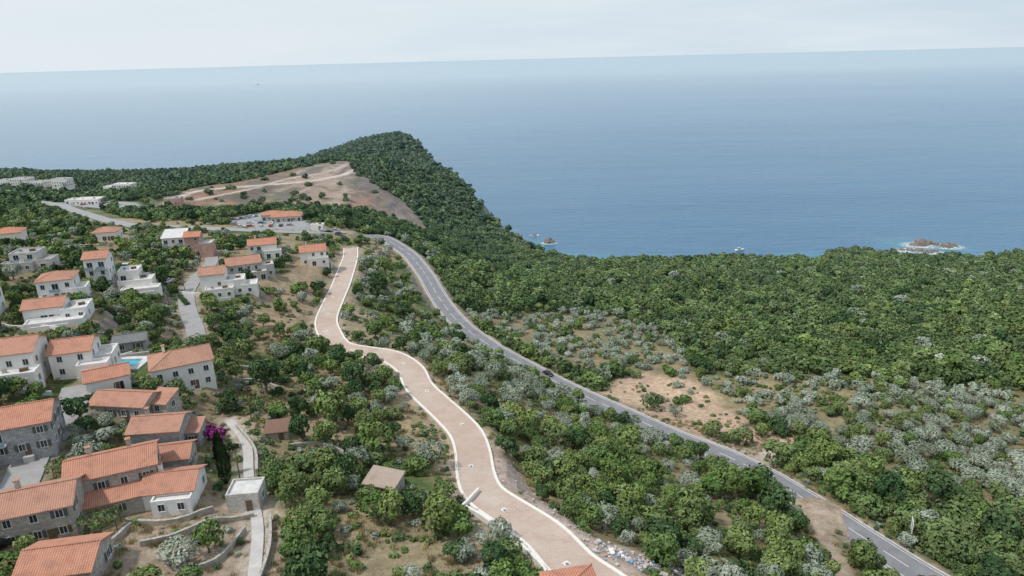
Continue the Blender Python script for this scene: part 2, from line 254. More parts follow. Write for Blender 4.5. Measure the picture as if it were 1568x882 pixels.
# ------------------------------------------------------------------ mesh helpers
class MB:
    def __init__(s): s.v=[];s.f=[];s.m=[];s.mats=[]
    def mi(s,k):
        if k not in s.mats: s.mats.append(k)
        return s.mats.index(k)
    def poly(s,pts,k):
        i=len(s.v);s.v+=[tuple(p) for p in pts];s.f.append(tuple(range(i,i+len(pts))));s.m.append(s.mi(k))
    def hexa(s,p,k): # p: 8 pts bottom4(ccw), top4
        i=len(s.v);s.v+=[tuple(q) for q in p];q=s.mi(k)
        for f in ((3,2,1,0),(4,5,6,7),(0,1,5,4),(1,2,6,5),(2,3,7,6),(3,0,4,7)): s.f.append(tuple(i+j for j in f));s.m.append(q)
    def box(s,cx,cy,cz,w,d,h,k,rot=0.):
        c,sn=math.cos(rot),math.sin(rot);o=[]
        for z in (cz-h/2,cz+h/2):
            for a,b_ in ((-1,-1),(1,-1),(1,1),(-1,1)):
                x=a*w/2;y=b_*d/2;o.append((cx+x*c-y*sn,cy+x*sn+y*c,z))
        s.hexa(o,k)
    def tube(s,pts,rad,k,n=6):
        base=len(s.v);q=s.mi(k)
        for i,(p,r) in enumerate(zip(pts,rad)):
            p=Vector(p);d=(Vector(pts[min(i+1,len(pts)-1)])-Vector(pts[max(i-1,0)])).normalized();a=d.orthogonal().normalized();b_=d.cross(a)
            for j in range(n):
                t=2*math.pi*j/n;s.v.append(tuple(p+(a*math.cos(t)+b_*math.sin(t))*r))
            if i:
                for j in range(n):
                    a0=base+(i-1)*n+j;a1=base+(i-1)*n+(j+1)%n;s.f.append((a0,a1,a1+n,a0+n));s.m.append(q)
    def mesh(s,name):
        me=bpy.data.meshes.new(name);me.from_pydata(s.v,[],s.f)
        for k in s.mats: me.materials.append(M[k])
        me.polygons.foreach_set('material_index',s.m);me.update();return me
    def obj(s,name,parent=None,loc=None,col=None):
        o=bpy.data.objects.new(name,s.mesh(name));(col or COL).objects.link(o)
        if parent: o.parent=parent
        if loc: o.location=loc
        return o
def empty(name,x,y,z,rot=0):
    e=bpy.data.objects.new(name,None);COL.objects.link(e);e.location=(x,y,z);e.rotation_euler=(0,0,rot);e.empty_display_size=.5;return e
# ------------------------------------------------------------------ terrain
xs=np.concatenate([np.arange(-1350,-330,8.),np.arange(-330,-120,4.),np.arange(-120,130,2.),np.arange(130,300,4.),np.arange(300,700,10.)])
ys=np.concatenate([np.arange(10,60,5.),np.arange(60,300,2.),np.arange(300,480,3.5),np.arange(480,880,4.),np.arange(880,1560,6.)])
X,Y=np.meshgrid(xs,ys);Z=height(X,Y);ny,nx=X.shape
def colarr(): 
    f1=fbm(X/22,Y/22,21,5);f2=fbm(X/7,Y/7,31,4)
    green=np.array([.1,.14,.05]);dry=np.array([.3,.24,.145]);soil=np.array([.36,.27,.185])
    t=smooth(.42,.6,f1)[...,None];c=green*(1-t)+dry*t
    t=(smooth(.55,.7,f2)*.7)[...,None];c=c*(1-t)+soil*t
    rx=np.interp(-Y,-roads['road'].p[:,1],roads['road'].p[:,0])
    fo=((X>rx+6)&(sdist(X,Y,OL1)<0)|(Y>470))[...,None]*.8
    c=c*(1-fo)+np.array([.08,.115,.045])*fo
    def z(poly,col,soft=4,amp=6,a=1.):
        nonlocal c
        d=sdist(X,Y,poly)+(f2-.5)*amp;w=(smooth(-soft/2,soft/2,d)*a)[...,None];c=c*(1-w)+np.array(col)*w
    z(OL1,(.27,.225,.135),10,10,.7)
    z(EXC,(.29,.165,.115),12,26)
    f3=fbm(X/45,Z/4,44,4);w=((sdist(X,Y,EXC)>0)*smooth(.52,.6,f3)*.75)[...,None];c=c*(1-w)+np.array((.44,.33,.26))*w
    f4=fbm(X/22,Y/60,47,4);w=((sdist(X,Y,EXC)>6)*smooth(.52,.62,f4)*.85)[...,None];c=c*(1-w)+np.array((.14,.11,.09))*w
    f5=fbm(X/10,Y/14,49,4);w=((sdist(X,Y,EXC)>0)*smooth(.56,.66,f5)*.6)[...,None];c=c*(1-w)+np.array((.1,.12,.05))*w
    z([(-201,830),(-170,790),(-100,700),(-66,590),(-80,572),(-130,660)],(.19,.15,.13),12,24,.8)
    z(BA1,(.48,.35,.25),5,14);z(BA2,(.33,.25,.17),5,14,.85);z(BA3,(.34,.27,.19),5,12,.85)
    z(DRY,(.32,.25,.155),4,10,.8);z(RUB,(.46,.37,.32),2,4);z(RB2,(.46,.36,.31),2,4)
    z(GARD,(.38,.3,.23),3,10,.8);z(LAWN,(.3,.25,.16),4,14,.8)
    z([(-48,118),(-30,122),(-22,104),(-40,98)],(.14,.18,.07),4,12,.8)
    z([(53,181),(62,172),(70,160),(78,163),(74,176),(62,190)],(.5,.42,.35),3,3)
    z([(-95,125),(-82,122),(-80,95),(-92,90)],(.33,.3,.26),4,6,.8);z([(-125,205),(-105,205),(-105,180),(-130,178)],(.34,.29,.22),6,12,.6)
    for k,a in (('exr1',(.58,.49,.43)),('exr2',(.5,.4,.34)),('path2',(.42,.33,.26)),('lane',(.5,.46,.4))):
        r=roads[k];d,_=r.near(X,Y);w=(1-smooth(r.hw-1,r.hw+2,d.reshape(X.shape)))[...,None];c=c*(1-w)+np.array(a)*w
    for k in ('road','pink','vill'):
        r=roads[k];d,_=r.near(X,Y);w=((1-smooth(r.hw+.5,r.hw+3.5,d.reshape(X.shape)+(f2-.5)*4))*.7)[...,None];c=c*(1-w)+np.array((.4,.32,.25))*w
    w=(1-smooth(1,9,Z))[...,None];c=c*(1-w)+np.array((.32,.27,.22))*w
    return c
GC=colarr()
def gridmesh(name,X,Y,Z,mat,gc=None):
    ny,nx=X.shape;me=bpy.data.meshes.new(name);idx=np.arange(nx*ny).reshape(ny,nx)
    fs=np.stack([idx[:-1,:-1],idx[:-1,1:],idx[1:,1:],idx[1:,:-1]],-1).reshape(-1,4)
    me.vertices.add(nx*ny);me.vertices.foreach_set('co',np.stack([X,Y,Z],-1).ravel());me.loops.add(fs.size);me.loops.foreach_set('vertex_index',fs.ravel().astype(np.int32))
    me.polygons.add(len(fs));me.polygons.foreach_set('loop_start',(np.arange(len(fs))*4).astype(np.int32));me.update(calc_edges=True);me.validate()
    if gc is not None:
        a=me.attributes.new('gcol','FLOAT_COLOR','POINT');a.data.foreach_set('color',np.concatenate([gc,np.ones(gc.shape[:2]+(1,))],-1).ravel())
    me.polygons.foreach_set('use_smooth',[True]*len(fs));me.materials.append(mat);o=bpy.data.objects.new(name,me);COL.objects.link(o);return o
gridmesh('terrain',X,Y,Z,M['ground'],GC)
# ------------------------------------------------------------------ roads
def ribbon(name,r,a,b,dz,k,parent=None,dash=None,i0=0,i1=None):
    mb=MB();i1=i1 or len(r.p);acc=0
    for i in range(i0,i1-1):
        if dash and (i%dash[0])>=dash[1]: continue
        q=[]
        for j,o in ((i,a),(i,b),(i+1,b),(i+1,a)):
            q.append((r.p[j,0]+r.n[j,0]*o,r.p[j,1]+r.n[j,1]*o,r.z[j]+dz))
        mb.poly([q[1],q[0],q[3],q[2]],k)
    return mb.obj(name,parent)
def prism(name,r,a,b,z0,z1,k,parent=None,i0=0,i1=None):
    mb=MB();i1=i1 or len(r.p)
    for i in range(i0,i1-1):
        L=[]
        for zz in (z0,z1):
            for j,o in ((i,b),(i,a),(i+1,a),(i+1,b)): L.append((r.p[j,0]+r.n[j,0]*o,r.p[j,1]+r.n[j,1]*o,r.z[j]+zz))
        mb.hexa(L,k)
    return mb.obj(name,parent)
R_=roads
pk=ribbon('paved_promenade_road',R_['pink'],-3.3,3.3,.03,'pavers')
prism('kerb_left',R_['pink'],-3.85,-3.3,-.5,.17,'kerb',pk);prism('kerb_right',R_['pink'],3.3,3.85,-.5,.17,'kerb',pk)
mb=MB();r=R_['pink']
for i in range(8,len(r.p)-3,13):
    o=random.uniform(-1,1);mb.box(r.p[i,0]+r.n[i,0]*o,r.p[i,1]+r.n[i,1]*o,r.z[i]+.04,.9,1.2,.04,'kerb',random.random());mb.box(r.p[i,0]+r.n[i,0]*o,r.p[i,1]+r.n[i,1]*o,r.z[i]+.07,.5,.5,.03,'asphalt',.3)
mb.obj('manholes',pk)
mb=MB();zc=float(r.z[int(np.argmin(np.hypot(r.p[:,0]+36,r.p[:,1]-181)))]);cx0,cy0=-35.5,176.
mb.poly([(cx0+4.6*math.cos(t*.2618),cy0+4.6*math.sin(t*.2618),zc+.015) for t in range(24)],'pavers')
for t in range(11,23):
    a0,a1=t*.2618,(t+1)*.2618;mb.hexa([(cx0+q*math.cos(a),cy0+q*math.sin(a),zc+h) for h in (-.8,.17) for q,a in ((4.6,a0),(5.1,a0),(5.1,a1),(4.6,a1))],'kerb')
mb.obj('turning_bay')
rd=ribbon('coastal_road',R_['road'],-3.9,3.9,.03,'asphalt')
ribbon('edge_line_left',R_['road'],-3.45,-3.27,.05,'paint',rd);ribbon('edge_line_right',R_['road'],3.27,3.45,.05,'paint',rd);ribbon('centre_line',R_['road'],-.09,.09,.05,'paint',rd,dash=(6,4))
prism('verge',R_['road'],-4.4,-3.9,-.5,.08,'conc',rd);prism('verge_sea',R_['road'],3.9,4.4,-.5,.08,'conc',rd)
ribbon('distant_road',R_['far'],-3.6,3.6,.05,'asph2');ribbon('village_road',R_['vill'],-2.5,2.5,.04,'asph2');ribbon('garden_lane',R_['lane'],-.9,.9,.04,'conc');ribbon('courtyard_lane',R_['yard'],-3,3,.04,'asph2')
def guard(name,r,off,i0,i1):
    e=empty(name,0,0,0);prism('rail_beam',r,off-.04,off+.04,.5,.8,'metal',e,i0,i1);mb=MB()
    for i in range(i0,i1,2): mb.box(r.p[i,0]+r.n[i,0]*(off+.1),r.p[i,1]+r.n[i,1]*(off+.1),r.z[i]+.2,.12,.12,1.1,'metal')
    mb.obj('posts',e)
nr=len(R_['road'].p);guard('guard_rail',R_['road'],4.15,int(nr*.06),int(nr*.33));guard('guard_rail',R_['road'],-4.15,int(nr*.60),int(nr*.72))
def side(r,y,off):
    i=int(np.argmin(abs(r.p[:,1]-y)));return r.p[i]+r.n[i]*off,r.z[i],i
def drape(name,poly,k,dz=.1,st=2.):
    p=np.array(poly);a=np.arange(p[:,0].min(),p[:,0].max(),st);b=np.arange(p[:,1].min(),p[:,1].max(),st);x,y=np.meshgrid(a,b);z=height(x,y)+dz;ins=sdist(x,y,poly)>0;mb=MB()
    for i in range(len(b)-1):
        for j in range(len(a)-1):
            if ins[i,j]: mb.poly([(x[i,j],y[i,j],z[i,j]),(x[i,j+1],y[i,j+1],z[i,j+1]),(x[i+1,j+1],y[i+1,j+1],z[i+1,j+1]),(x[i+1,j],y[i+1,j],z[i+1,j])],k)
    return mb.obj(name)
drape('parking_lot',PARK,'asph2',.12,3.)
drape('construction_yard',[(-345,545),(-352,505),(-300,480),(-275,500),(-300,540)],'asph2',.2,4.)
def wall(name,pts,h,t,k,cap=None):
    p=resample(pts,1.5);z=height(p[:,0],p[:,1]);mb=MB();tt=np.gradient(p,axis=0);tt/=np.linalg.norm(tt,axis=1)[:,None];nn=np.stack([-tt[:,1],tt[:,0]],1)
    for i in range(len(p)-1):
        for (z0,z1,w,kk) in ((-1.5,h,t,k),)+(((h,h+.1,t+.12,cap),) if cap else ()):
            L=[]
            for ref in (z0,z1):
                for j,o in ((i,w/2),(i,-w/2),(i+1,-w/2),(i+1,w/2)): L.append((p[j,0]+nn[j,0]*o,p[j,1]+nn[j,1]*o,z[j]+ref))
            mb.hexa(L,kk)
    return mb.obj(name)
wall('stone_retaining_wall',[(-9.5,100),(-6.5,97),(-2,89.5),(2,82),(5,75)],1.1,.45,'kerb')
wall('stone_retaining_wall',[(-9.5,100.4),(-8,103),(-7,106)],1.1,.45,'kerb')
for w in ([(-62,91),(-57,90),(-52,91),(-50,95)],[(-60,84),(-60,89)],[(-56,84),(-52,86),(-48,92),(-43,94)],[(-64,121),(-60,121),(-57,117),(-55,112)],[(-59,128),(-55,123),(-51,117),(-48,109)],[(-84,88),(-79,88)],[(-52,82),(-48,78),(-44,80),(-43,90)],[(-90,100),(-93,103)],[(-118,150),(-108,146),(-100,147)],[(-112,158),(-104,162)],[(-95,150),(-88,152)],[(-40,93),(-37,84),(-36,76)],[(-46,122),(-40,124),(-34,120)],[(-44,112),(-36,114),(-30,110)],[(-70,150),(-62,153),(-56,150)],[(-72,160),(-64,164)]):
    wall('dry_stone_wall',w,1.0,.45,'stone')
for w in ([(-128,200),(-118,203),(-112,207)],[(-126,178),(-118,178),(-112,180)],[(-120,158),(-112,161)],[(-146,205),(-138,203)],[(-80,292),(-77,280)],[(-112,218),(-104,215),(-95,218)],[(-99,146),(-92,152)],[(-140,196),(-128,196),(-118,197)],[(-128,160),(-118,160),(-110,158)],[(-114,125),(-104,124),(-96,128)]):
    wall('white_garden_wall',w,1.1,.25,'white')
# ------------------------------------------------------------------ houses
def windows(mb,cx,cy,w,d,h,nm,front):
    nf=max(1,int(round(h/2.95)))
    for sidei in range(4):
        L=w if sidei%2==0 else d;nwin=max(1,int((L-.8)/2.5))
        for fl in range(nf):
            for i in range(nwin):
                if random.random()<.14: continue
                t=(i+.5)/nwin*L-L/2;big=(sidei==0 and random.random()<.35 and nm!='stone');ww=1.5 if big else .95;hh=2.0 if big else 1.25;zc=fl*2.9+(1.15 if big else 1.55)
                if zc+hh/2>h-.15: continue
                ax=[(0,-1),(1,0),(0,1),(-1,0)][sidei];tx=(-ax[1],ax[0]);ox=cx+ax[0]*w/2+tx[0]*t;oy=cy+ax[1]*d/2+tx[1]*t
                def bx(off,o2,z,a,th,c,k):
                    x=ox+ax[0]*off+tx[0]*o2;y=oy+ax[1]*off+tx[1]*o2
                    if ax[0]==0: mb.box(x,y,z,a,th,c,k)
                    else: mb.box(x,y,z,th,a,c,k)
                bx(.0,0,zc,ww,.06,hh,'glass');bx(.03,ww/2+.05,zc,.1,.12,hh+.2,'frame');bx(.03,-ww/2-.05,zc,.1,.12,hh+.2,'frame');bx(.03,0,zc+hh/2+.05,ww,.12,.1,'frame');bx(.06,0,zc-hh/2-.06,ww+.35,.22,.1,'frame');bx(.02,0,zc,.06,.08,hh,'frame')
                if nm in('stone','grey') and random.random()<.5:
                    bx(.08,ww/2+.38,zc,.5,.05,hh,'shutter');bx(.08,-ww/2-.38,zc,.5,.05,hh,'shutter')
                if big and fl>0:
                    bx(.7,0,fl*2.9-.02,2.6,1.4,.15,'flat');bx(1.38,0,fl*2.9+.5,2.6,.05,.9,'rail')
def roofs(mb,mw,cx,cy,w,d,h,kind,k,wk):
    o=.45;T=.16;rise=d/2*.42
    if kind=='gable':
        for s in (-1,1):
            y0=cy+s*(d/2+o);z0=h-o*.42;a=[(cx-w/2-o,y0,z0),(cx+w/2+o,y0,z0),(cx+w/2+o,cy,h+rise),(cx-w/2-o,cy,h+rise)]
            if s<0: mb.hexa(a+[(p[0],p[1],p[2]+T) for p in a],k)
            else:
                a=[a[1],a[0],a[3],a[2]];mb.hexa(a+[(p[0],p[1],p[2]+T) for p in a],k)
        n=int((w+.8)/.4)
        for i in range(n): mb.box(cx-w/2-.3+i*.4+.1,cy,h+rise+T+.02,.36,.3,.16,k)
        for s in (-1,1):
            x=cx+s*w/2;p=[(x,cy-d/2,h),(x,cy+d/2,h),(x,cy,h+rise)];mw.poly(p if s>0 else p[::-1],wk)
    elif kind=='hip':
        e=[(cx-w/2-o,cy-d/2-o),(cx+w/2+o,cy-d/2-o),(cx+w/2+o,cy+d/2+o),(cx-w/2-o,cy+d/2+o)];r=max(0.3,(w-d)/2);zr=h+rise+.1;R1=(cx-r,cy,zr);R2=(cx+r,cy,zr);z=h-.02
        E=[(a,b_,z+T) for a,b_ in e];B=[(a,b_,z) for a,b_ in e]
        mb.poly([E[0],E[1],R2,R1],k);mb.poly([E[2],E[3],R1,R2],k);mb.poly([E[1],E[2],R2],k);mb.poly([E[3],E[0],R1],k);mb.poly(B[::-1],wk)
        for i in range(4): mb.poly([B[i],B[(i+1)%4],E[(i+1)%4],E[i]],k)
        mb.tube([R1,R2],[.13,.13],k)
        for p,q in ((E[0],R1),(E[3],R1),(E[1],R2),(E[2],R2)): mb.tube([p,q],[.12,.12],k)
    elif kind=='shed':
        rs=d*.25;a=[(cx-w/2-.3,cy-d/2-.4,h-.1),(cx+w/2+.3,cy-d/2-.4,h-.1),(cx+w/2+.3,cy+d/2+.1,h+rs),(cx-w/2-.3,cy+d/2+.1,h+rs)];mb.hexa(a+[(p[0],p[1],p[2]+T) for p in a],k)
        for s in (-1,1):
            x=cx+s*w/2;p=[(x,cy-d/2,h),(x,cy+d/2,h),(x,cy+d/2,h+rs)];mw.poly(p if s>0 else p[::-1],wk)
        mw.poly([(cx+w/2,cy+d/2,h),(cx-w/2,cy+d/2,h),(cx-w/2,cy+d/2,h+rs),(cx+w/2,cy+d/2,h+rs)],wk)
    else:
        kk=k if k in('flatg',) else 'flat';mb.box(cx,cy,h+.06,w-.4,d-.4,.12,kk)
        for s in (-1,1):
            mb.box(cx,cy+s*(d/2-.1),h+.25,w+.1,.24,.5,wk if wk!='brick' else 'conc');mb.box(cx+s*(w/2-.1),cy,h+.25,.24,d-.3,.5,wk if wk!='brick' else 'conc')
        if h>2 and w>5.5 and d>3.2: # roof-terrace clutter
            mb.box(cx+w*.2,cy,h+.45,1.6,.7,.7,'wood',.3);mb.box(cx-w*.25,cy+.3,h+.5,.7,.7,.8,'metal')
for (nm,x,y,rot,blocks,wk,rk,ch),z0 in zip(BL,bz):
    e=empty(nm,x,y,z0,math.radians(rot));mw=MB();mr=MB();mg=MB();md=MB()
    for bi,(cx,cy,w,d,h,kind) in enumerate(blocks):
        sh=bi*.004;mw.box(cx,cy,(h-4)/2,w-sh,d-sh,h+4,wk);roofs(mr,mw,cx,cy,w,d,h,kind,rk,wk);windows(mg,cx,cy,w,d,h,wk,True)
    cx,cy,w,d,h,kind=blocks[0];md.box(cx+w*.18,cy-d/2-.03,1.05,1.0,.1,2.1,'wood');md.box(cx+w*.18,cy-d/2-.5,-.9,1.6,.95,1.8,'conc')
    for i in range(ch):
        X0=cx+w*(-.25+.45*i);mr.box(X0,cy+d*.12,h+d*.2+.6,.6,.6,1.5,'white' if wk=='white' else 'stone');mr.box(X0,cy+d*.12,h+d*.2+1.42,.85,.85,.12,'tile')
    mw.obj('walls',e);mr.obj('roof',e);mg.obj('windows',e);md.obj('door',e)
for (x,y,w,d,rot) in POOLS:
    z=float(tps([x],[y])[0]);e=empty('swimming_pool',x,y,z,math.radians(rot));mb=MB();mb.box(0,0,-.2,w,d,.7,'pool')
    for s in (-1,1): mb.box(0,s*(d/2+.8),-.1,w+3.2,1.6,.96,'flat');mb.box(s*(w/2+.8),0,-.1,1.6,d,.96,'flat')
    mb.obj('basin_and_deck',e)
for (x,y,rot) in [(-79.5,92,20),(-60,104,30),(-85,112,-60)]:
    z=float(height([x],[y])[0]);mb=MB()
    for i in range(11): mb.box(0,i*.3,i*.17/2-.3,1.4,.3,i*.17+.6+.17,'stonew')
    o=mb.obj('stone_staircase');o.location=(x,y,z);o.rotation_euler=(0,0,math.radians(rot))
# ------------------------------------------------------------------ vegetation prototypes
def crown_mesh(name,seed,R=3.,Hc=4.2,th=1.2,nl=9,cnt=1100,leaf=.36,mat='green',flat=.8,trunk=True,spread=.55,rn=.5,tv=.2):
    rg=np.random.default_rng(seed);mb=MB();lob=[]
    for i in range(nl):
        a=rg.uniform(0,2*np.pi);rr=R*spread*np.sqrt(rg.uniform(0,1));zz=th+Hc*rg.uniform(.25,.72);lob.append((rr*np.cos(a),rr*np.sin(a),zz-.12*rr,R*rg.uniform(.3,.52)))
    if trunk:
        mb.tube([(0,0,-1),(.1,.05,th*.6),(.15,-.1,th*1.3)],[.28,.2,.15],'bark')
        for l in lob[:5]: mb.tube([(.12,-.05,th*.9),(l[0]*.5,l[1]*.5,(th+l[2])*.5),(l[0],l[1],l[2])],[.13,.09,.04],'bark',5)
    nb=len(mb.f);per=cnt//nl;V=[];T=[]
    L=np.array(lob)
    for li,l in enumerate(lob):
        u=rg.normal(size=(per*2,3));u/=np.linalg.norm(u,axis=1)[:,None];u=u[u[:,2]>-.55][:per]
        rad=l[3]*(1-.28*rg.uniform(0,1,len(u))**2)*(1+.22*np.sin(u[:,0]*5+seed)*np.cos(u[:,1]*6+li));p=np.array(l[:3])+u*rad[:,None]*np.array([1,1,flat])
        D=np.linalg.norm((p[:,None]-L[None,:,:3])/np.array([1,1,flat]),axis=2)/L[None,:,3];D[:,li]=9;keep=D.min(1)>.8;p=p[keep];u=u[keep]
        nn=u*.8+rg.normal(size=u.shape)*rn+np.array([0,0,.3]);nn/=np.linalg.norm(nn,axis=1)[:,None];t=np.cross(nn,rg.normal(size=u.shape));t/=np.linalg.norm(t,axis=1)[:,None];b_=np.cross(nn,t)
        s=leaf*rg.uniform(.6,1.35,len(p))[:,None];lt=rg.uniform(.75,1.22)
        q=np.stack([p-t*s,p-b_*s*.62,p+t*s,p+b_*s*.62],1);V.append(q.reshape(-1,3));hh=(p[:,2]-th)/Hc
        T.append(lt*(.7+.44*np.clip(hh,0,1))*rg.uniform(1-tv,1+tv,len(p)))  # crown shade painted into tint: lower leaves darker; clumps and leaves vary at random
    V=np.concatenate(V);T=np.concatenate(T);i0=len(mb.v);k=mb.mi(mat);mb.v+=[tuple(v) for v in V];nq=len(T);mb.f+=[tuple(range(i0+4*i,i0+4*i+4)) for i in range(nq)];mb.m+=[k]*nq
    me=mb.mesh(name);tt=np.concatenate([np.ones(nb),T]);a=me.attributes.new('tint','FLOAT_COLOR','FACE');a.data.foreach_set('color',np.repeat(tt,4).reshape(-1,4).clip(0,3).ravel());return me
def grass_mesh(name,seed,mat):
    rg=np.random.default_rng(seed);mb=MB()
    for i in range(46):
        a=rg.uniform(0,6.28);r=rg.uniform(0,.55);x,y=r*math.cos(a),r*math.sin(a);h=rg.uniform(.3,.75);dx,dy=rg.normal(0,.22,2);w=.05
        mb.poly([(x-w,y,-.1),(x+w,y,-.1),(x+dx,y+dy,h)],mat)
    me=mb.mesh(name);a=me.attributes.new('tint','FLOAT_COLOR','FACE');a.data.foreach_set('color',np.repeat(rg.uniform(.7,1.3,len(mb.f)),4).ravel());return me
def protos(cname,lst):
    c=bpy.data.collections.new(cname)
    for i,me in enumerate(lst):
        o=bpy.data.objects.new('%s_%02d'%(cname,i),me);c.objects.link(o)
    return c
NEAR={k:[crown_mesh('%s_crown'%k,10*j+i,mat=k,**kw) for i in range(4)] for j,(k,kw) in enumerate([('green',dict(R=3,Hc=4.6,nl=13,cnt=1700,leaf=.33)),('dark',dict(R=3,Hc=5,nl=12,cnt=1500)),('olive',dict(R=3,Hc=3.8,nl=14,cnt=1700,leaf=.28,spread=.65,rn=.35,tv=.12)),('maquis',dict(R=3,Hc=3.8,th=.8,nl=14,cnt=1600,leaf=.34))])}
MID={k:[crown_mesh('%s_mid'%k,100+10*j+i,mat=k,trunk=False,th=.4,**kw) for i in range(4)] for j,(k,kw) in enumerate([('green',dict(R=3,Hc=4.6,nl=9,cnt=600,leaf=.52)),('dark',dict(R=3,Hc=5,nl=9,cnt=560,leaf=.55)),('olive',dict(R=3,Hc=3.8,nl=10,cnt=620,leaf=.44,rn=.35,tv=.12)),('maquis',dict(R=3,Hc=4.2,nl=10,cnt=600,leaf=.52,spread=.62,rn=.4))])}
FARM={'maquis':[crown_mesh('maquis_far',200+i,mat='maquis',trunk=False,th=0,R=3,Hc=3.6,nl=6,cnt=190,leaf=.85) for i in range(4)],'dark':[crown_mesh('dark_far',210+i,mat='dark',trunk=False,th=0,R=3,Hc=3.8,nl=6,cnt=190,leaf=.85) for i in range(3)]}
SHR=[crown_mesh('shrub',300+i,mat=k,trunk=False,th=-.1,R=1.,Hc=1.3,nl=6,cnt=260,leaf=.2) for i,k in enumerate(['green','maquis','dark','olive','green'])]
GR=[grass_mesh('tuft',400+i,'drygrass') for i in range(3)]
def gn_inst(name,pts,rot,scl,idx,coll):
    me=bpy.data.meshes.new(name);me.vertices.add(len(pts));me.vertices.foreach_set('co',np.array(pts,float).ravel())
    a=me.attributes.new('rotv','FLOAT_VECTOR','POINT');r=np.zeros((len(pts),3));r[:,2]=rot;r[:,0]=rng.normal(0,.06,len(pts));r[:,1]=rng.normal(0,.06,len(pts));a.data.foreach_set('vector',r.ravel())
    a=me.attributes.new('sclv','FLOAT_VECTOR','POINT');a.data.foreach_set('vector',np.array(scl,float).ravel())
    a=me.attributes.new('pidx','INT','POINT');a.data.foreach_set('value',np.array(idx,np.int32));me.update()
    o=bpy.data.objects.new(name,me);COL.objects.link(o)
    g=bpy.data.node_groups.new(name+'_scatter','GeometryNodeTree');g.interface.new_socket('Geometry',in_out='INPUT',socket_type='NodeSocketGeometry');g.interface.new_socket('Geometry',in_out='OUTPUT',socket_type='NodeSocketGeometry')
    gi=g.nodes.new('NodeGroupInput');go=g.nodes.new('NodeGroupOutput');ip=g.nodes.new('GeometryNodeInstanceOnPoints');ci=g.nodes.new('GeometryNodeCollectionInfo')
    ci.inputs['Collection'].default_value=coll;ci.inputs['Separate Children'].default_value=True;ci.inputs['Reset Children'].default_value=True
    def na(nm,t):
        q=g.nodes.new('GeometryNodeInputNamedAttribute');q.data_type=t;q.inputs['Name'].default_value=nm;return [s for s in q.outputs if s.enabled and s.name=='Attribute'][0]
    er=g.nodes.new('FunctionNodeEulerToRotation');g.links.new(na('rotv','FLOAT_VECTOR'),er.inputs[0])
    g.links.new(gi.outputs[0],ip.inputs['Points']);g.links.new(ci.outputs[0],ip.inputs['Instance']);ip.inputs['Pick Instance'].default_value=True
    g.links.new(na('pidx','INT'),ip.inputs['Instance Index']);g.links.new(er.outputs[0],ip.inputs['Rotation']);g.links.new(na('sclv','FLOAT_VECTOR'),ip.inputs['Scale']);g.links.new(ip.outputs[0],go.inputs[0])
    md=o.modifiers.new('scatter','NODES');md.node_group=g;return o
# ------------------------------------------------------------------ scatter
def cand(x0,x1,y0,y1,sp):
    a=np.arange(x0,x1,sp);b=np.arange(y0,y1,sp);x,y=np.meshgrid(a,b);x=x+rng.uniform(-.42,.42,x.shape)*sp;y=y+rng.uniform(-.42,.42,y.shape)*sp;x=x.ravel();y=y.ravel()
    m=(abs(x)<.86*y+45);return x[m],y[m]
def roadx(r,y): return np.interp(-np.asarray(y),-r.p[:,1],r.p[:,0])
def clear(x,y,rad,marg=0.5):
    ok=np.ones(len(x),bool)
    for k,r in roads.items():
        d,_=r.near(x,y);ok&=d>r.hw+(rad*.85 if k in('pink','road') else rad*.6)+marg*.5
        if k=='road': ok&=~((x<roadx(r,y))&(y>112)&(y<385)&(d<r.hw+rad*1.4+1.8)&(rad>1.2))
        if k=='far': ok&=~((y<500)&(d<r.hw+rad*1.5+6)&(rad>1.2))
    for b in BL:
        a=math.radians(b[3]);lx=(x-b[1])*math.cos(a)+(y-b[2])*math.sin(a);ly=-(x-b[1])*math.sin(a)+(y-b[2])*math.cos(a)
        for c in b[4]: ok&=~((abs(lx-c[0])<c[2]/2+rad*.75)&(ly-c[1]>-c[3]/2-rad*1.2)&(ly-c[1]<c[3]/2+rad*.75))
    for p in POOLS: ok&=np.hypot(x-p[0],y-p[1])>6+rad*.5
    ok&=sdist(x,y,PARK)<-rad
    return ok
